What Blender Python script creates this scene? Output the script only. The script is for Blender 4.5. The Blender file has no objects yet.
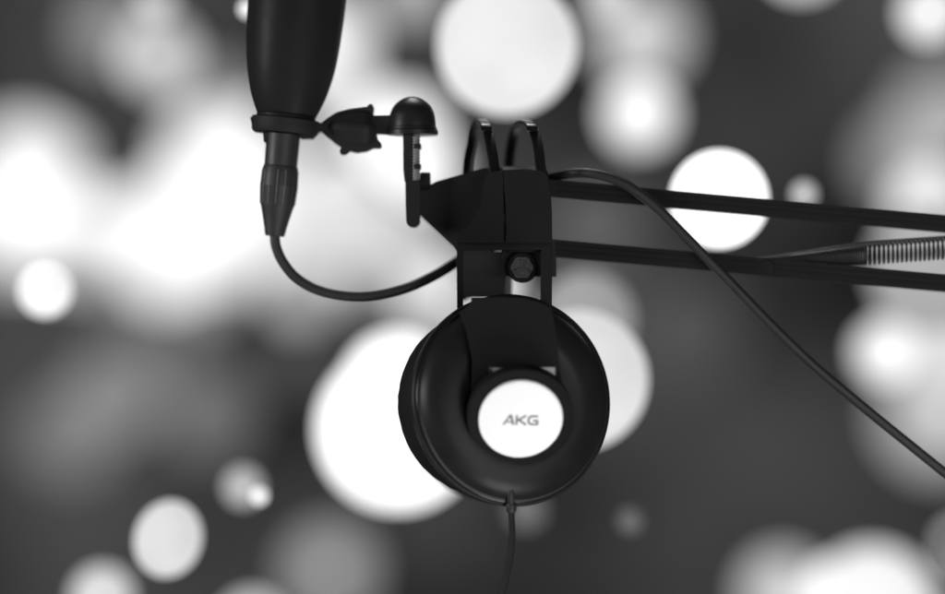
import bpy, bmesh, math, random
from mathutils import Vector, Matrix
random.seed(4)
SC = bpy.context.scene
COL = SC.collection
K = 0.0005            # metres per photo pixel in the plane of focus
S0 = 1.116            # camera to plane of focus
SAT = 106.0           # blur (photo px) of things infinitely far behind, f/1.6
PI = math.pi

def P(x, y, d=0.0):
    f = (S0 + d) / S0
    return Vector(((x - 472.5) * K * f, d, (297 - y) * K * f))

# ------------------------------------------------------------------ materials
def mat(name, base, rough=0.5, metal=0.0, spec=0.5, bump=0.0, bscale=900, var=0.25, coat=0.0, aniso=None):
    m = bpy.data.materials.new(name); m.use_nodes = True
    nt = m.node_tree; b = nt.nodes['Principled BSDF']
    b.inputs['Metallic'].default_value = metal
    b.inputs['Specular IOR Level'].default_value = spec
    b.inputs['Coat Weight'].default_value = coat
    b.inputs['Coat Roughness'].default_value = 0.15
    tc = nt.nodes.new('ShaderNodeTexCoord')
    mp = nt.nodes.new('ShaderNodeMapping')
    nt.links.new(tc.outputs['Object'], mp.inputs['Vector'])
    if aniso: mp.inputs['Scale'].default_value = aniso
    n = nt.nodes.new('ShaderNodeTexNoise'); n.inputs['Scale'].default_value = 60; n.inputs['Detail'].default_value = 6
    nt.links.new(mp.outputs['Vector'], n.inputs['Vector'])
    r = nt.nodes.new('ShaderNodeMapRange')
    r.inputs['To Min'].default_value = rough * (1 - var); r.inputs['To Max'].default_value = min(1, rough * (1 + var))
    nt.links.new(n.outputs['Fac'], r.inputs['Value']); nt.links.new(r.outputs['Result'], b.inputs['Roughness'])
    mx = nt.nodes.new('ShaderNodeMapRange')
    mx.inputs['To Min'].default_value = base * (1 - var * .6); mx.inputs['To Max'].default_value = base * (1 + var * .6)
    nt.links.new(n.outputs['Fac'], mx.inputs['Value']); nt.links.new(mx.outputs['Result'], b.inputs['Base Color'])
    if bump:
        n2 = nt.nodes.new('ShaderNodeTexNoise'); n2.inputs['Scale'].default_value = bscale; n2.inputs['Detail'].default_value = 3
        nt.links.new(mp.outputs['Vector'], n2.inputs['Vector'])
        bp = nt.nodes.new('ShaderNodeBump'); bp.inputs['Strength'].default_value = bump; bp.inputs['Distance'].default_value = 0.0004
        nt.links.new(n2.outputs['Fac'], bp.inputs['Height']); nt.links.new(bp.outputs['Normal'], b.inputs['Normal'])
    return m

M = dict(
    matte=mat('matte_black_plastic', .0125, .6, spec=.12, bump=.15),
    shade_lift=mat('matte_black_shade_lift', .021, .6, spec=.12, bump=.2),  # lighter copy of the matte base, offsetting shade on the bracket
    gloss=mat('glossy_black_trim', .009, .24, spec=.24),
    pale=mat('pale_gap_paint', .36, .5, spec=.3),
    deep=mat('flat_black_plastic', .0095, .7, spec=.06, bump=.1),
    shell=mat('satin_black_shell', .011, .38, spec=.14, bump=.05),
    mic=mat('black_lacquer', .0125, .45, spec=.05, bump=.04),
    steel=mat('black_painted_steel', .0075, .55, spec=.10, bump=.25, aniso=(.25, 3, 14), var=.7),
    rubber=mat('black_rubber', .019, .5, spec=.25, bump=.1),
    leather=mat('black_leatherette', .008, .6, spec=.1, bump=.5, bscale=500),
    spring=mat('dark_spring_steel', .04, .4, metal=.6),
    metal=mat('worn_grey_metal', .17, .45, metal=.3, bump=.1),
    dull=mat('dull_dark_metal', .06, .5, spec=.3, bump=.1),
    band=mat('black_band', .008, .3, spec=.35),
    white=mat('white_cap_lacquer', .86, .35, spec=.3, var=.04),
    ink=mat('grey_printed_letters', .09, .5, spec=.2),
    grille=mat('dark_wire_mesh', .04, .4, metal=.7, bump=1.0, bscale=700),
)

# ------------------------------------------------------------------ geometry
def link(name, me, parent=None, m=None, angle=35):
    o = bpy.data.objects.new(name, me); COL.objects.link(o)
    if m: me.materials.append(m)
    if parent:
        o.parent = parent
        o.matrix_parent_inverse = Matrix.Translation(parent.location).inverted()
    for p in me.polygons: p.use_smooth = True
    me.set_sharp_from_angle(angle=math.radians(angle))
    return o

def build(name, bm, m, parent=None, angle=35):
    bmesh.ops.recalc_face_normals(bm, faces=bm.faces)
    me = bpy.data.meshes.new(name); bm.to_mesh(me); bm.free()
    return link(name, me, parent, m, angle)

def frame(ax):
    ax = ax.normalized()
    u = Vector((0, 1, 0)) if abs(ax.y) < .9 else Vector((1, 0, 0))
    u = (u - ax * u.dot(ax)).normalized()
    return u, ax.cross(u).normalized()

def lathe(bm, prof, org, ax, seg=64, lobes=0, amp=0):
    """prof: list of (t, r) in photo px along axis ax from org"""
    ax = ax.normalized(); u, v = frame(ax); rings = []
    for t, r in prof:
        ring = []
        if r <= 1e-6:
            ring = [bm.verts.new(org + ax * t * K)] * seg
        else:
            for i in range(seg):
                a = 2 * PI * i / seg
                rr = r * (1 + amp * math.cos(lobes * a)) if lobes else r
                ring.append(bm.verts.new(org + ax * t * K + (u * math.cos(a) + v * math.sin(a)) * rr * K))
        rings.append(ring)
    for A, B in zip(rings, rings[1:]):
        for i in range(seg):
            j = (i + 1) % seg
            vs = []
            for w in (A[i], A[j], B[j], B[i]):
                if w not in vs: vs.append(w)
            if len(vs) > 2: bm.faces.new(vs)
    for ring in (rings[0], rings[-1]):
        if len(set(ring)) > 2 and rings[0] is not rings[-1]:
            bm.faces.new(ring)

def smooth_prof(pts, n=6):
    out = []
    for i in range(len(pts) - 1):
        p0 = pts[max(i - 1, 0)]; p1 = pts[i]; p2 = pts[i + 1]; p3 = pts[min(i + 2, len(pts) - 1)]
        for s in range(n):
            t = s / n
            q = []
            for c in range(len(p1)):
                a, b, cc, d = p0[c], p1[c], p2[c], p3[c]
                q.append(.5 * (2 * b + (cc - a) * t + (2 * a - 5 * b + 4 * cc - d) * t * t + (3 * b - a - 3 * cc + d) * t ** 3))
            out.append(tuple(q))
    out.append(tuple(pts[-1])); return out

def sweep(bm, pts, sect, up=None, scale=None):
    """pts: Vectors; sect: closed list of (a, b) in px; scale per point"""
    n = len(pts); T = []
    for i in range(n):
        T.append((pts[min(i + 1, n - 1)] - pts[max(i - 1, 0)]).normalized())
    if up is None:
        u, _ = frame(T[0])
    rings = []
    for i in range(n):
        if up is not None: u = up
        u = (u - T[i] * u.dot(T[i])).normalized()
        v = T[i].cross(u)
        s = scale[i] if scale else 1
        rings.append([bm.verts.new(pts[i] + (u * a + v * b) * K * s) for a, b in sect])
    m = len(sect)
    for A, B in zip(rings, rings[1:]):
        for i in range(m):
            bm.faces.new((A[i], A[(i + 1) % m], B[(i + 1) % m], B[i]))
    bm.faces.new(rings[0]); bm.faces.new(rings[-1])

def circ(r, n=14): return [(r * math.cos(2 * PI * i / n), r * math.sin(2 * PI * i / n)) for i in range(n)]
def rrect(a, b, r=1.0, n=4):
    out = []
    for cx, cy, s in ((a - r, b - r, 0), (-a + r, b - r, 1), (-a + r, -b + r, 2), (a - r, -b + r, 3)):
        for i in range(n + 1):
            t = PI / 2 * (s + i / n); out.append((cx + r * math.cos(t), cy + r * math.sin(t)))
    return out
def path(pts, n=8): return [P(*q) for q in smooth_prof(pts, n)]
def tube(bm, pts, r, n=8, scale=None): sweep(bm, path(pts, n), circ(r), scale=scale)

def prism(bm, poly, d0, d1, bev=1.2, seg=2):
    """outline in photo px, extruded between depths d0 (near) and d1"""
    f = (S0 + d0) / S0
    a = [bm.verts.new(Vector(((x - 472.5) * K * f, d0, (297 - y) * K * f))) for x, y in poly]
    b = [bm.verts.new(Vector(((x - 472.5) * K * f, d1, (297 - y) * K * f))) for x, y in poly]
    fs = [bm.faces.new(a), bm.faces.new(b[::-1])]
    n = len(poly)
    for i in range(n): fs.append(bm.faces.new((a[i], b[i], b[(i + 1) % n], a[(i + 1) % n])))
    if bev:
        es = list({e for fc in fs for e in fc.edges if len(e.link_faces) == 2 and e.calc_face_angle(0) > .5})
        bmesh.ops.bevel(bm, geom=es, offset=bev * K, segments=seg, profile=.5, affect='EDGES', clamp_overlap=True)

def empty(name, label, cat, loc):
    o = bpy.data.objects.new(name, None); COL.objects.link(o); o.location = loc
    o.empty_display_size = .02; o['label'] = label; o['category'] = cat; return o

# ------------------------------------------------------------------ microphone
mic = empty('microphone', 'black studio microphone standing upright in the clip, tapered lower body', 'microphone', P(286, 118))
MA = Vector((11, 0, 118)).normalized()
MO = P(286, 118)
bm = bmesh.new()
lathe(bm, smooth_prof([(3.5, 30.2), (6, 31.2), (14, 34.6), (26, 38.8), (47, 43.6), (71, 46.6), (100, 48.2), (130, 49), (190, 50)], 5), MO, MA, 96)
body = build('body', bm, M['mic'], mic, 50)
bm = bmesh.new()
lathe(bm, [(-1, 24), (-1, 29), (0, 29.8), (2.4, 29.8), (3.2, 29.2), (3.4, 26)], MO, MA, 96)
build('base_ring', bm, M['mic'], mic)
bm = bmesh.new()
lathe(bm, [(190.2, 46), (190.2, 51.5), (198, 51.5), (198, 46)], MO, MA, 96)
build('collar', bm, M['metal'], mic)
bm = bmesh.new()
lathe(bm, smooth_prof([(198, 49), (240, 49.5), (290, 49), (318, 44), (334, 30), (340, 0)], 6), MO, MA, 96)
build('grille', bm, M['grille'], mic)

# ------------------------------------------------------------------ microphone clip
clip = empty('microphone_clip', 'black clip ring and lobed swivel knob holding the microphone', 'clip', P(352, 129))
bm = bmesh.new()
lathe(bm, [(-15.5, 20), (-15.5, 32), (-14, 33.2), (-8, 34), (-2, 34.4), (-.8, 33.6), (-.8, 24), (-15.5, 20)], MO, MA, 80)
build('ring', bm, M['matte'], clip)
bm = bmesh.new(); prism(bm, [(250, 117.5), (259, 117), (260, 132), (253, 131)], -.006, .006)
build('ring_lug', bm, M['matte'], clip)
bm = bmesh.new(); prism(bm, [(262.5, 132), (269, 133), (269.5, 142), (263.5, 142)], -.005, .003)
build('catch', bm, M['matte'], clip)
bm = bmesh.new(); prism(bm, [(300, 123), (322, 122.6), (326, 125), (326, 131), (318, 131), (312, 138), (300, 138)], -.006, .006)
build('neck', bm, M['matte'], clip)
KA = Vector((62, 0, -2.5)); KO = P(318, 127)
bm = bmesh.new()
lathe(bm, [(1, 0), (1, 3), (4, 5), (9, 9.5), (16, 14.5), (19, 16.2), (22, 17.2), (34, 19.2), (46, 20), (51, 19.4), (54, 17), (56, 13), (58.5, 10), (60, 0)], KO, KA, 96, 6, .045)
u, v = frame(KA)
build('knob', bm, M['matte'], clip, 40)
bm = bmesh.new()
prism(bm, [(321, 125.5), (329, 119), (338, 111.5), (350, 108.6), (362, 107.2), (367, 106.6), (369.4, 104), (372.4, 104.2), (373.6, 107.5), (373, 112), (374.2, 120), (375.6, 130), (377.6, 139),
           (381, 142.6), (381.4, 146.4), (378.6, 147.6), (373, 147.4), (366, 150.6), (356, 152), (349.5, 150.4), (344.5, 154), (340.6, 153.8), (339.8, 150.4), (341.4, 147.4), (333, 141.5), (325, 132), (321, 129)], -.0055, .0055, 1.6, 3)
build('knob_grip', bm, M['matte'], clip)
bm = bmesh.new(); prism(bm, [(372, 115.5), (393, 115), (393, 134), (372, 133)], -.005, .005)
build('bar', bm, M['matte'], clip)

# ------------------------------------------------------------------ boom arm
arm = empty('boom_arm', 'black scissor boom arm of two parallel bars with a spring, reaching in from the right', 'microphone arm', P(500, 240))
bm = bmesh.new()
lathe(bm, smooth_prof([(-1, 25.6), (3.2, 25.8)], 1) + [(4.2, 24.6), (6.5, 24.4), (7.2, 23.4)] +
      smooth_prof([(8, 23.4), (14, 22.9), (22, 21.3), (29, 17.2), (34.5, 10), (36.6, 4), (37, 0)], 5), P(412, 134), Vector((0, 0, 1)), 72)
build('swivel_cap', bm, M['shell'], arm, 40)
bm = bmesh.new(); prism(bm, [(402.8, 134.5), (414, 134.5), (414.5, 182), (404.5, 181), (403.2, 170)], -.0055, .0055, 1.5)
build('stem', bm, M['matte'], arm)
bm = bmesh.new()
prof = [(0, 3.6)]
for i in range(15):
    prof += [(i * 3 + .4, 3.6), (i * 3 + 1.2, 4.3), (i * 3 + 1.9, 4.3), (i * 3 + 2.7, 3.6)]
lathe(bm, prof, P(416, 181, -.004), Vector((0, 0, 1)), 32)
bolt = build('stem_bolt', bm, M['metal'], arm)
bm = bmesh.new()
for yy in (144, 164): prism(bm, [(414, yy), (421, yy), (421, yy + 4.5), (414, yy + 4.5)], -.008, .002, .8)
build('nut', bm, M['matte'], bolt)
bm = bmesh.new()
pl = [(405.3, 180), (420, 180), (420.3, 205), (419.6, 219)]
pl += [(413 + 6.9 * math.cos(a), 220.5 + 7 * math.sin(a)) for a in (math.radians(t) for t in range(0, 181, 20))]
prism(bm, pl + [(405.6, 205)], -.006, .004, 1.5)
build('lever', bm, M['matte'], arm)
bm = bmesh.new()
lathe(bm, [(0, 0), (0, 7), (1, 8.6), (9.5, 8.6), (10.5, 7.6), (10.5, 0)], P(420, 181), Vector((1, 0, 0)), 40, 12, .03)
build('thumb_nut', bm, M['matte'], arm)
bm = bmesh.new()
prism(bm, [(418.5, 190), (437, 181), (470, 171.6), (484, 168), (497, 168), (503, 180), (503.2, 214), (503.6, 236), (509, 246), (508, 262), (504, 297),
           (464, 297), (456.6, 290), (456.4, 252), (453.8, 247.5), (448, 242), (418.5, 214)], .002, .022, 2, 3)
build('bracket', bm, M['shade_lift'], arm)

def barline(x, y0, s): return y0 + s * (x - 551)
GA = []
for nm, yt, th, dx in (('upper_bar', 179.6, 17.2, 0), ('lower_bar', 239, 17.6, 0)):
    bm = bmesh.new()
    x0, x1 = 496, 1240
    sl = .0895
    prism(bm, [(x0, barline(x0, yt, sl)), (x1, barline(x1, yt, sl)), (x1, barline(x1, yt + th, sl)), (x0, barline(x0, yt + th, sl))], -.0045, .0045, 1.6, 3)
    for fr in (.3, .62):                       # drawn grooves along the tube
        y = yt + th * fr
        prism(bm, [(x0 + 60, barline(x0 + 60, y, sl)), (x1, barline(x1, y, sl)), (x1, barline(x1, y + 1.1, sl)), (x0 + 60, barline(x0 + 60, y + 1.1, sl))], -.0049, -.0040, .3, 1)
    build(nm, bm, M['steel'], arm)
bm = bmesh.new()
prism(bm, [(503, 236), (540, 237), (555, 240), (556.5, 262), (556.5, 277), (505, 276), (503, 262)], -.008, .0015, 1.2)
prism(bm, [(490, 273.4), (551, 273.4), (551, 276.2), (490, 276.2)], -.0095, -.007, .6)
build('joint_plate', bm, M['matte'], arm)
bm = bmesh.new()
fw = Vector((0, -1, 0))
lathe(bm, [(0, 15), (8, 15.4), (10, 14.6), (10.6, 13), (10.6, 11.6), (9.4, 11.2), (9.4, 0)], P(522, 267.5, -.0075), fw, 48)
bj = build('joint_bolt', bm, M['matte'], arm)
bm = bmesh.new()
lathe(bm, [(0, 11), (1.6, 10.6), (1.6, 8.6), (.2, 8.0), (.2, 0)], P(522, 267.5, -.0122), fw, 48, 6, .06)
for k in range(3):
    a = k * 2 * PI / 3 + PI / 2
    c = P(522, 267.5, -.0122)
    sweep(bm, [c + Vector((math.cos(a), -.15, math.sin(a))) * r * K for r in (.5, 4, 8)], circ(1.5, 8))
build('star_knob', bm, M['dull'], bj)
# spring: closed tapered coils, then open coils
bm = bmesh.new()
A0 = Vector((772, 261.0, 0)); A1 = Vector((866, 254.6, 0)); A2 = Vector((1010, 244.2, 0))
pts = []; NS = 14; turns = 38
for i in range(turns * NS + 1):
    f = i / (turns * NS)
    c = A0.lerp(A1, f); r = 3 + 6.8 * f ** .9; a = 2 * PI * i / NS
    pts.append(P(c.x, c.y + r * math.cos(a), 0) + Vector((0, r * math.sin(a) * K, 0)))
t2 = 32
for i in range(1, t2 * NS + 1):
    f = i / (t2 * NS)
    c = A1.lerp(A2, f); r = 9.9; a = 2 * PI * i / NS
    pts.append(P(c.x, c.y + r * math.cos(a), 0) + Vector((0, r * math.sin(a) * K, 0)))
sweep(bm, pts, circ(1.0, 7))
spring = build('spring', bm, M['spring'], arm)
bm = bmesh.new(); tube(bm, [(728, 261, -.001), (766, 258.6, -.001), (800, 253.5, 0), (866, 243.6, 0), (945, 237.4, 0), (1020, 231, 0)], 1.9, 6)
build('spring_hook', bm, M['spring'], spring)
bm = bmesh.new()
lathe(bm, [(-10.2, 0), (-10.2, 5.4), (-9.6, 6.2), (9.6, 6.2), (10.2, 5.4), (10.2, 0)], P(767, 266), fw, 28)
build('spring_pin', bm, M['steel'], arm)

# ------------------------------------------------------------------ microphone cable
cab = empty('microphone_cable', 'black microphone cable looping from the plug under the microphone and drooping across the arm bars', 'cable', P(275, 236))
PA = Vector((8.5, 0, 100)); PO = P(274.6, 236)
L = PA.length
bm = bmesh.new()
lathe(bm, [(0, 0), (0, 9), (1, 9.8), (10, 11.6), (29, 16.2), (31, 17), (49, 18.2), (50, 18.6), (60, 18.2), (68, 17.6), (70, 17.0), (70.6, 16.4), (102, 17), (103, 0)], PO, PA, 64)
plug = build('plug', bm, M['rubber'], cab, 22)
bm = bmesh.new()
uu, vv = frame(PA)
for k in range(14):
    a = 2 * PI * k / 14
    w = uu * math.cos(a) + vv * math.sin(a)
    n = PA.normalized()
    sweep(bm, [PO + n * t * K + w * r * K for t, r in ((32, 17), (49, 18.2), (66, 17.6))], circ(1.0, 6))
build('plug_ribs', bm, M['rubber'], plug)
bm = bmesh.new()
tube(bm, [(275, 232, 0), (274.8, 238, 0), (276.5, 248, 0), (283, 262, 0), (296, 277.5, 0), (317, 289.5, 0), (345, 295.5, 0), (375, 295.2, 0), (405, 288.5, 0), (432, 277, .006), (455, 263, .016),
          (478, 246, .030), (500, 222, .033), (520, 196, .030), (540, 181, .016), (556, 176.2, .004), (574, 173.2, -.004), (592, 173.6, -.009), (612, 178.5, -.0115), (632, 188.5, -.0125), (656, 207, -.0125),
          (684, 235, -.0125), (712, 263.5, -.012), (742, 294.5, -.011), (775, 328.5, -.010), (815, 366.5, -.008), (860, 404, -.006), (905, 440.5, -.004), (950, 476.5, -.002), (1010, 523, 0), (1100, 585, .004)], 5.1, 10, [1 if i < 200 else max(.92, 1 - (i - 200) / 400) for i in range(311)])
build('lead', bm, M['rubber'], cab, 60)

# ------------------------------------------------------------------ headphones
P0 = P
def P(x, y, d=0.0):      # near half of the headphones sits close to the arm
    return P0(x, y, d + .016 if d < -.016 else d)
hp = empty('headphones', 'black closed headphones hanging from the boom arm with a white round cap', 'headphones', P(512, 400, -.045))
def hprism(bm, poly, d0, d1, *a): prism(bm, poly, d0 + .016, d1 + .016, *a)
sect = rrect(5.2, 2.0, 1.2, 3)
upx = Vector((1, .12, 0))
for loop in (
    [(546.5, 300, -.036), (547, 268, -.037), (547, 235, -.037), (546, 200, -.036), (540.8, 169, -.033), (537.5, 144, -.026), (531.5, 127, -.014), (523, 121.5, .004), (516, 127, .022), (511.5, 144, .036), (509, 165, .042), (507, 210, .046), (506, 300, .048)],
    [(497, 252, -.036), (497, 235, -.037), (496.5, 200, -.036), (494.4, 169, -.033), (490.5, 144, -.026), (486, 127, -.014), (480.5, 121, .004), (474, 127, .022), (470.5, 144, .036), (466.6, 165, .042), (464.5, 210, .046), (463.5, 300, .048)]):
    bm = bmesh.new(); sweep(bm, path(loop, 8), sect, up=upx)
    build('arch', bm, M['band'], hp, 50)
# inner headband: a leatherette strap resting over the arm
bm = bmesh.new()
sp = [(528.5, 252, -.034), (528.5, 225, -.0345), (528, 200, -.033), (526.5, 182, -.026), (524.5, 172, -.012), (522.5, 169, .004), (518, 172, .022), (515, 184, .034), (513, 210, .040), (512, 255, .042)]
sweep(bm, path(sp, 8), rrect(22.5, 2.6, 1.8, 3), up=Vector((1, 0, 0)))
build('headband', bm, M['leather'], hp, 50)
bm = bmesh.new()
hprism(bm, [(457, 238), (552, 236), (552, 312), (541, 309), (541, 250), (463, 250), (463, 310), (457, 313)], -.041, -.034, 1.2)
yoke = build('yoke', bm, M['deep'], hp)

bm = bmesh.new()
hprism(bm, [(484, 180), (489, 172.5), (502.8, 170), (503.6, 215), (503.4, 234), (504.4, 243), (457, 243), (457, 238), (470, 224), (481, 206)], -.0445, -.0405, 1.2, 3)
build('slider_housing', bm, M['deep'], yoke)
bm = bmesh.new()
hprism(bm, [(503.2, 170), (522, 169.2), (540, 170.6), (546.5, 174), (550, 190), (552, 214), (552, 243), (505, 243), (506.4, 234), (506, 214)], -.0448, -.0405, 1.2, 3)
build('slider_housing', bm, M['deep'], yoke)

def cup(px, py, d, yaw, pitch, near=True):
    n = Vector((math.sin(yaw) * math.cos(pitch), -math.cos(yaw) * math.cos(pitch), math.sin(pitch)))
    c = P(px, py, d)
    bm = bmesh.new()
    lathe(bm, [(-22, 60), (-22, 95.5), (-20, 97), (-6, 102.5), (0, 103.2), (2.2, 103.2), (3.2, 102.6), (3.6, 101.0), (3.6, 97.4), (7, 97.4)] +
          smooth_prof([(8, 96.6), (14.5, 90.4), (19.5, 82), (22.4, 72), (23.2, 64), (22.6, 58), (22.2, 54)], 5) + [(22, 0)], c, n, 128)
    sh = build('ear_cup', bm, M['shell'], hp, 28)
    bm = bmesh.new()
    lathe(bm, [(3.6, 97), (4.6, 100.6), (5.8, 100.9), (7.2, 100.2), (8.0, 98.6), (7.6, 96)], c, n, 128)
    build('rim', bm, M['gloss'], sh, 60)
    bm = bmesh.new()
    tg = Vector((n.y, -n.x, 0)).normalized() * (8 * K)
    lathe(bm, smooth_prof([(-20.5, 86), (-25, 88.5), (-36, 91), (-48, 91.4), (-58, 88.5), (-64, 80), (-66, 70), (-62, 62), (-50, 58), (-30, 58)], 5), c + tg, n, 96)
    for k, v_ in enumerate(bm.verts):      # soft creases in the padding
        q = v_.co - c; w_ = math.sin(q.x * 900 + math.sin(q.z * 500) * 2) * math.sin(q.z * 760 + 1)
        v_.co += q.normalized() * w_ * .00022
    pad = build('ear_pad', bm, M['leather'], sh, 60)
    return sh, c, n

shell, CC, CN = cup(512, 400, -.050, math.radians(21), math.radians(7))
fshell, FC, FN = cup(498, 404, .062, math.radians(180 + 8), 0)

# hinge plate from yoke down round the boss
bm = bmesh.new()
arcr = 55
ang = [math.radians(t) for t in range(-38, 31, 6)]
right = [(556.5, 367)] + [(521 + 47 * math.cos(a) , 416 + 50 * math.sin(a)) for a in (math.radians(t) for t in range(-46, 6, 8))]
hprism(bm, [(459, 313), (464, 309), (471, 303), (471, 297.5), (505, 297), (525, 298.5), (541, 303), (552, 309), (554.5, 322), (558, 350), (560.5, 372), (564.5, 396), (566.5, 416), (563, 416),
           (560.5, 398), (556, 382), (555.5, 367.2), (489, 367.2), (489, 378), (482, 396), (477, 420), (470, 420), (471, 392), (472, 360), (466, 330)], -.0715, -.0655, 1.0)
plate = build('hinge_plate', bm, M['deep'], hp)
bm = bmesh.new()
hprism(bm, [(472, 298.5), (505, 298.5), (541, 305), (541, 318), (472, 318)], -.068, -.038, 1.5)
build('hinge_block', bm, M['matte'], plate)
bm = bmesh.new()
hprism(bm, [(487.5, 360), (557, 360), (557, 377), (487.5, 377)], -.0708, -.0640, .4)
build('pale_gap_fill', bm, M['pale'], plate)  # pale fill added behind the gaps, colour raised to show in shade

# boss and white cap, tipped down
pit = math.radians(-22); yw = math.radians(5)
cn = Vector((math.sin(yw) * math.cos(pit), -math.cos(yw) * math.cos(pit), math.sin(pit)))
cc = P(521, 420, -.0765)
bm = bmesh.new()
lathe(bm, [(-16, 0), (-16, 50.5), (-5, 50.5), (-4, 49.6), (-4, 0)], cc, cn, 96)
build('boss', bm, M['deep'], shell)
bm = bmesh.new()
f = (S0 - .0605) / S0
lathe(bm, [(-5, 0), (-5, 42.0 * f), (-1.4, 42.4 * f), (-.5, 42.0 * f), (0, 41.2 * f), (.25, 39 * f), (.35, 0)], cc, cn, 128)
cap = build('cap', bm, M['white'], shell, 30)

# lettering on the cap
ux = Vector((1, 0, 0)); ux = (ux - cn * ux.dot(cn)).normalized(); uy = cn.cross(ux) * -1
if uy.z < 0: uy = -uy
rot = math.radians(-3.2)
ex = ux * math.cos(rot) + uy * math.sin(rot); ey = uy * math.cos(rot) - ux * math.sin(rot)
bm = bmesh.new()
def stroke(pts, w=1.5):
    w *= 1.25
    hs = w / 2
    for (x0, y0), (x1, y1) in zip(pts, pts[1:]):
        dx, dy = x1 - x0, y1 - y0; l = math.hypot(dx, dy); dx /= l; dy /= l
        q = [(x0 - dx * .5 - dy * hs, y0 - dy * .5 + dx * hs), (x1 + dx * .5 - dy * hs, y1 + dy * .5 + dx * hs),
             (x1 + dx * .5 + dy * hs, y1 + dy * .5 - dx * hs), (x0 - dx * .5 + dy * hs, y0 - dy * .5 - dx * hs)]
        h0 = random.uniform(.50, .62)
        lo = [bm.verts.new(cc + (ex * a * f + ey * b * f + cn * .2) * K) for a, b in q]
        hi = [bm.verts.new(cc + (ex * a * f + ey * b * f + cn * h0) * K) for a, b in q]
        bm.faces.new(hi); bm.faces.new(lo[::-1])
        for i in range(4): bm.faces.new((lo[i], lo[(i + 1) % 4], hi[(i + 1) % 4], hi[i]))
H = 4.9
stroke([(-17.2, -H), (-11.2, H)], 1.3); stroke([(-11.2, H), (-10.4, H), (-7.6, -H)], 1.7); stroke([(-13.4, -2.2), (-9.2, -2.2)], 1.0)
stroke([(-4.4, H), (-4.4, -H)], 1.5); stroke([(4.4, H), (-2.4, .2), (5.0, -H)], 1.5)
stroke([(16.4, H - .5), (10, H - .5), (8, 2.6), (7.4, 0), (8, -2.8), (10, -H + .5), (16.6, -H + .5), (16.6, -.4), (12.4, -.4)], 1.5)
build('lettering', bm, M['ink'], cap)

# cord
bm = bmesh.new()
lathe(bm, [(-6, 5), (0, 5.2), (3, 4.4), (4, 3.4)], P(510.5, 490, -.0605), Vector((0, -.5, 1)), 24)
tube(bm, [(510.6, 487, -.0625), (510.6, 494, -.063), (510.8, 503, -.062), (511, 506, -.0615)], 3.6, 4)
tube(bm, [(511, 503, -.0618), (511, 508, -.0612), (511, 513, -.061)], 5.2, 4, scale=[.8, .95, 1, 1, 1, 1, .95, .85, .7])
build('strain_relief', bm, M['rubber'], shell)
bm = bmesh.new()
tube(bm, [(511, 510, -.061), (511.4, 522, -.061), (512, 535, -.061), (511.2, 550, -.061), (508.6, 567, -.061), (504.5, 585, -.061), (500, 606, -.061), (497, 650, -.061), (499, 720, -.061)], 3.2, 8)
build('cord', bm, M['matte'], hp, 60)

P = P0
# ------------------------------------------------------------------ lamps and added glow globes far behind, out of focus
GM = {}
def glow(level):
    key = round(level, 3)
    if key in GM: return GM[key]
    m = bpy.data.materials.new('frosted_glass_glow'); m.use_nodes = True
    nt = m.node_tree; b = nt.nodes['Principled BSDF']
    b.inputs['Base Color'].default_value = (.12, .12, .12, 1); b.inputs['Roughness'].default_value = .8
    b.inputs['Specular IOR Level'].default_value = 0
    tc = nt.nodes.new('ShaderNodeTexCoord'); n = nt.nodes.new('ShaderNodeTexNoise')
    n.inputs['Scale'].default_value = 1.6; n.inputs['Detail'].default_value = 2
    r = nt.nodes.new('ShaderNodeMapRange'); r.inputs['To Min'].default_value = level * .80; r.inputs['To Max'].default_value = level * 1.17
    nt.links.new(tc.outputs['Generated'], n.inputs['Vector']); nt.links.new(n.outputs['Fac'], r.inputs['Value'])
    b.inputs['Emission Color'].default_value = (1, 1, 1, 1)
    nt.links.new(r.outputs['Result'], b.inputs['Emission Strength'])
    m.cycles.emission_sampling = 'AUTO' if level > .5 else 'NONE'
    GM[key] = m; return m

GROUP = 'out-of-focus lamps glowing in the background'
def lamp(x, y, d, blur, level, label, sx=1, sy=1, tilt=0):
    s = S0 / (1 - blur / SAT)
    bm = bmesh.new(); bmesh.ops.create_uvsphere(bm, u_segments=40, v_segments=20, radius=1)
    me = bpy.data.meshes.new('globe_lamp'); bm.to_mesh(me); bm.free()
    o = link('globe_lamp', me, None, glow(level), 180)
    r = d / 2 * K * s / S0
    o.location = P(x, y, s - S0); o.scale = (r * sx, r, r * sy); o.rotation_euler = (0, tilt, 0)
    o['label'] = label; o['category'] = 'lamp'; o['group'] = GROUP
    return o

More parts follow.
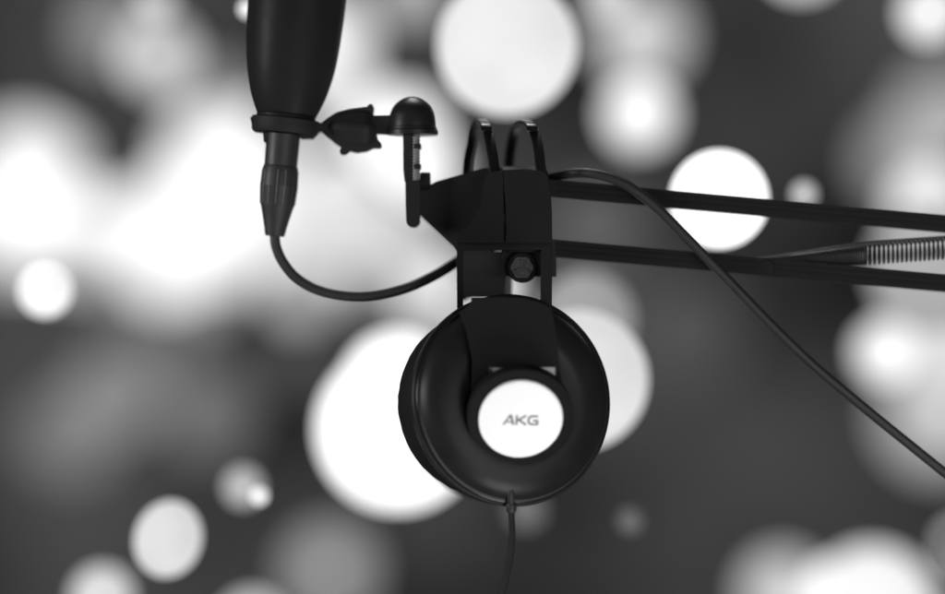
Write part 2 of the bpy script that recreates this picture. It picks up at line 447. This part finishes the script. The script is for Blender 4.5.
LAMPS = [
    # crisp ones, not far behind
    (507, 46, 139, 18, .78, 'large pale round light at the top edge, above the headphone arches'),
    (719, 199, 98, 10, 1.5, 'crisp white round light crossed by the upper arm bar'),
    (45, 291, 53, 15, .95, 'small white round light below the left end of the big white glow'),
    (168, 539, 68, 14, .66, 'pale oval light near the bottom left, tallest of the crisp ones', .98, 1.13, .25),
    (259, 496, 19, 11, .85, 'tiny bright light overlapping a dimmer one at lower left'),
    (243, 487, 38, 26, .42, 'dim soft light directly behind the tiny bright one at lower left'),
    (102, 597, 60, 32, .66, 'pale soft light cut by the bottom edge, left of the oval one'),
    (804, 194, 26, 16, .42, 'small grey light peeking over the upper arm bar'),
    (578, 380, 140, 14, .70, 'pale grey round light behind the right side of the ear cup'),
    (586, 320, 96, 26, .27, 'dim grey round light just above the pale one right of the ear cup'),
    (398, 429, 164, 28, 1.3, 'biggest white light, behind the left side of the ear cup'),
    (397, 388, 114, 30, 1.25, 'white light rising behind the top of the biggest one, left of the ear cup'),
    (247, 9, 17, 12, 1.0, 'tiny white light touching the left edge of the microphone'),
    (963, 546, 76, 14, .11, 'dark grey disc of light cut by the right edge near the bottom'),
    # soft ones; the faint glows are dim globes added to vary the grey wash
    (639, 114, 68, 56, 1.08, 'soft white light above the arching cable, right of the headphone arches'),
    (640, 36, 90, 72, .62, 'soft grey light at the top edge, above the soft white one'),
    (400, 134, 88, 66, 1.3, 'soft white light behind the swivel cap of the arm'),
    (424, 170, 70, 60, 1.1, 'soft white light behind the lever of the arm'),
    (328, 40, 90, 70, .95, 'pale glow along the right edge of the microphone body'),
    (338, 96, 74, 80, .80, 'pale glow just above the swivel knob'),
    (412, -8, 74, 54, .30, 'dim grey light at the top edge right of the microphone'),
    (158, 56, 56, 80, 1.1, 'soft grey patch of light between the left edge and the microphone'),
    (108, 30, 60, 84, .42, 'dim grey patch of light in the upper left corner area'),
    (156, 0, 40, 34, .42, 'small grey light cut by the top edge, left of the microphone'),
    (606, -6, 44, 44, .62, 'small pale light cut by the top edge, right of the large pale one'),
    (802, -46, 92, 34, .60, 'pale light barely entering over the top edge at right'),
    (930, 12, 60, 38, .86, 'pale round light in the top right corner'),
    (944, 118, 86, 92, .50, 'broad grey glow at the right edge above the upper bar'),
    (905, 160, 76, 92, .45, 'grey glow above the right end of the upper bar'),
    (930, 204, 80, 60, .88, 'white light behind the right end of the upper bar'),
    (934, 268, 130, 40, .34, 'grey light behind the spring and the lower bar'),
    (886, 352, 58, 50, 1.08, 'soft white light at right, below the lower bar'),
    (958, 336, 130, 80, .74, 'broad pale glow at the right edge below the arm'),
    (940, 414, 110, 84, .55, 'broad pale glow at the right edge beside the drooping cable'),
    (872, 608, 124, 44, .90, 'large white light rising over the bottom edge at right'),
    (836, 596, 70, 44, 1.1, 'white left shoulder of the large light at the bottom right'),
    (782, 592, 78, 64, .60, 'soft grey light left of the large white one at the bottom right'),
    (70, 436, 80, 92, .24, 'faint grey glow at the left, below the small white round light'),
    (118, 392, 84, 92, .28, 'faint grey glow in the left half, above the pale oval light'),
    (208, 412, 80, 92, .20, 'faint grey glow left of the biggest white light'),
    (170, 330, 70, 92, .16, 'faint grey glow under the big white area at the left'),
    (330, 570, 104, 56, .19, 'dim grey disc of light under the biggest white one'),
    (252, 626, 78, 26, .34, 'dim light just showing over the bottom edge right of the oval one'),
    (497, 288, 44, 40, 1.1, 'white light showing through the gap between the ear cup and the arm joint'),
    (526, 510, 34, 34, .12, 'small grey light behind the headphone cord'),
    (596, 222, 80, 84, .11, 'faint glow between the two arm bars'),
    (630, 521, 24, 20, .042, 'very faint small disc at the bottom, right of the headphone cord'),
    (300, 356, 60, 92, .10, 'very faint grey glow under the cable loop, left of the biggest white light'),
    (690, 330, 100, 92, .075, 'very faint grey glow between the ear cup and the drooping cable'),
]
# the merged white mass at the left: globes added to build up the glow
MASS = [(24, 160, 74, 1.4), (44, 168, 66, 1.4), (8, 214, 86, 1.3), (46, 226, 84, 1.3), (92, 236, 80, 1.3), (138, 236, 76, 1.3), (166, 262, 80, 1.3),
        (176, 218, 88, 1.3), (192, 192, 60, 1.1), (206, 156, 74, 1.4), (222, 202, 90, 1.3), (238, 148, 76, 1.4), (206, 252, 74, 1.2), (258, 184, 84, 1.3), (268, 222, 80, 1.2), (16, 250, 60, 1.0), (214, 100, 60, .42), (110, 268, 54, .5), (64, 258, 54, .7), (204, 288, 54, .5), (240, 258, 60, .7)]
for x, y, d, l in MASS:
    LAMPS.append((x, y, d, 88 + (x * 7 + y) % 9, l, 'added white globe merged with its neighbours into the big blurred white glow at the left'))
VEIL = [(306, 210, 80, .92), (340, 190, 84, .84), (350, 236, 84, .76), (310, 250, 70, .70), (390, 228, 76, .66), (420, 258, 76, .60), (372, 272, 70, .42), (438, 294, 62, 1.2), (300, 294, 54, .6)]  # globes added to build up the pale glow round the cable
for x, y, d, l in VEIL:
    LAMPS.append((x, y, d, 80 + (x * 5 + y) % 9, l, 'added pale globe merged with its neighbours into the glow around the looping cable'))
for L_ in LAMPS: lamp(*L_)

# ------------------------------------------------------------------ backdrop
bm = bmesh.new()
R = 17.0; N = 40
rows = []
for z in (-7, 8):
    rows.append([bm.verts.new((R * math.sin(a) * .9, -S0 + R * math.cos(a), z)) for a in [math.radians(-60 + 120 * i / N) for i in range(N + 1)]])
for i in range(N): bm.faces.new((rows[0][i], rows[0][i + 1], rows[1][i + 1], rows[1][i]))
bd = build('backdrop', bm, None, None, 180)
m = bpy.data.materials.new('mottled_dark_wall'); m.use_nodes = True
nt = m.node_tree; b = nt.nodes['Principled BSDF']; b.inputs['Roughness'].default_value = .9; b.inputs['Specular IOR Level'].default_value = .1
tc = nt.nodes.new('ShaderNodeTexCoord'); n = nt.nodes.new('ShaderNodeTexNoise'); n.inputs['Scale'].default_value = .5; n.inputs['Detail'].default_value = 4
r = nt.nodes.new('ShaderNodeValToRGB'); r.color_ramp.elements[0].position = .36; r.color_ramp.elements[1].position = .64
r.color_ramp.elements[0].color = (.12, .12, .12, 1); r.color_ramp.elements[1].color = (.72, .72, .72, 1)
nt.links.new(tc.outputs['Object'], n.inputs['Vector']); nt.links.new(n.outputs['Fac'], r.inputs['Fac']); nt.links.new(r.outputs['Color'], b.inputs['Base Color'])
bd.data.materials.append(m); bd['kind'] = 'structure'; bd['label'] = 'dark grey mottled wall far behind everything'

# ------------------------------------------------------------------ light, world, camera
W = bpy.data.worlds.new('World'); SC.world = W; W.use_nodes = True
W.node_tree.nodes['Background'].inputs['Color'].default_value = (.035, .035, .035, 1)
W.node_tree.nodes['Background'].inputs['Strength'].default_value = 1.0

def area(name, loc, aim, size, power, sy=None):
    l = bpy.data.lights.new(name, 'AREA'); l.energy = power; l.size = size
    if sy: l.shape = 'RECTANGLE'; l.size_y = sy
    o = bpy.data.objects.new(name, l); COL.objects.link(o); o.location = loc
    o.rotation_euler = (Vector(aim) - Vector(loc)).to_track_quat('-Z', 'Y').to_euler(); return o
area('key_lamp', (.5, -.75, -1.15), (0, 0, -.05), .5, 12.5)
area('front_fill', (1.0, -1.9, -.45), (0, 0, -.03), 1.5, 25)  # added unseen fill, lifts the black parts evenly
area('side_fill', (-1.3, -.55, .2), (0, 0, -.03), .3, 16)  # added off-frame light for the arc on the ear cup rim
area('top_fill', (0, .55, 1.0), (0, 0, .08), .3, 7)  # added off-frame light to brighten the arch tops
area('wall_fill', (-2.5, 8.5, 6.0), (-1, 15, -1), 2.4, 44)  # added off-frame fill that only brightens the backdrop
area('wall_fill', (3.0, 9, -6), (-.5, 15, -.6), 2.4, 17)  # second added backdrop fill, from below

cam = bpy.data.cameras.new('camera'); co = bpy.data.objects.new('camera', cam); COL.objects.link(co)
co.location = (0, -S0, 0); co.rotation_euler = (PI / 2, 0, 0)
cam.lens = 945 * K and 36 * S0 / (945 * K); cam.sensor_width = 36; cam.clip_start = .05; cam.clip_end = 100
cam.dof.use_dof = True; cam.dof.focus_distance = S0 - .027; cam.dof.aperture_fstop = 1.6
cam.dof.aperture_blades = 0
SC.camera = co
SC.view_settings.view_transform = 'Standard'; SC.view_settings.look = 'None'
SC.view_settings.exposure = 0; SC.view_settings.gamma = 1
SC.cycles.use_denoising = True
SC.cycles.sample_clamp_indirect = 3
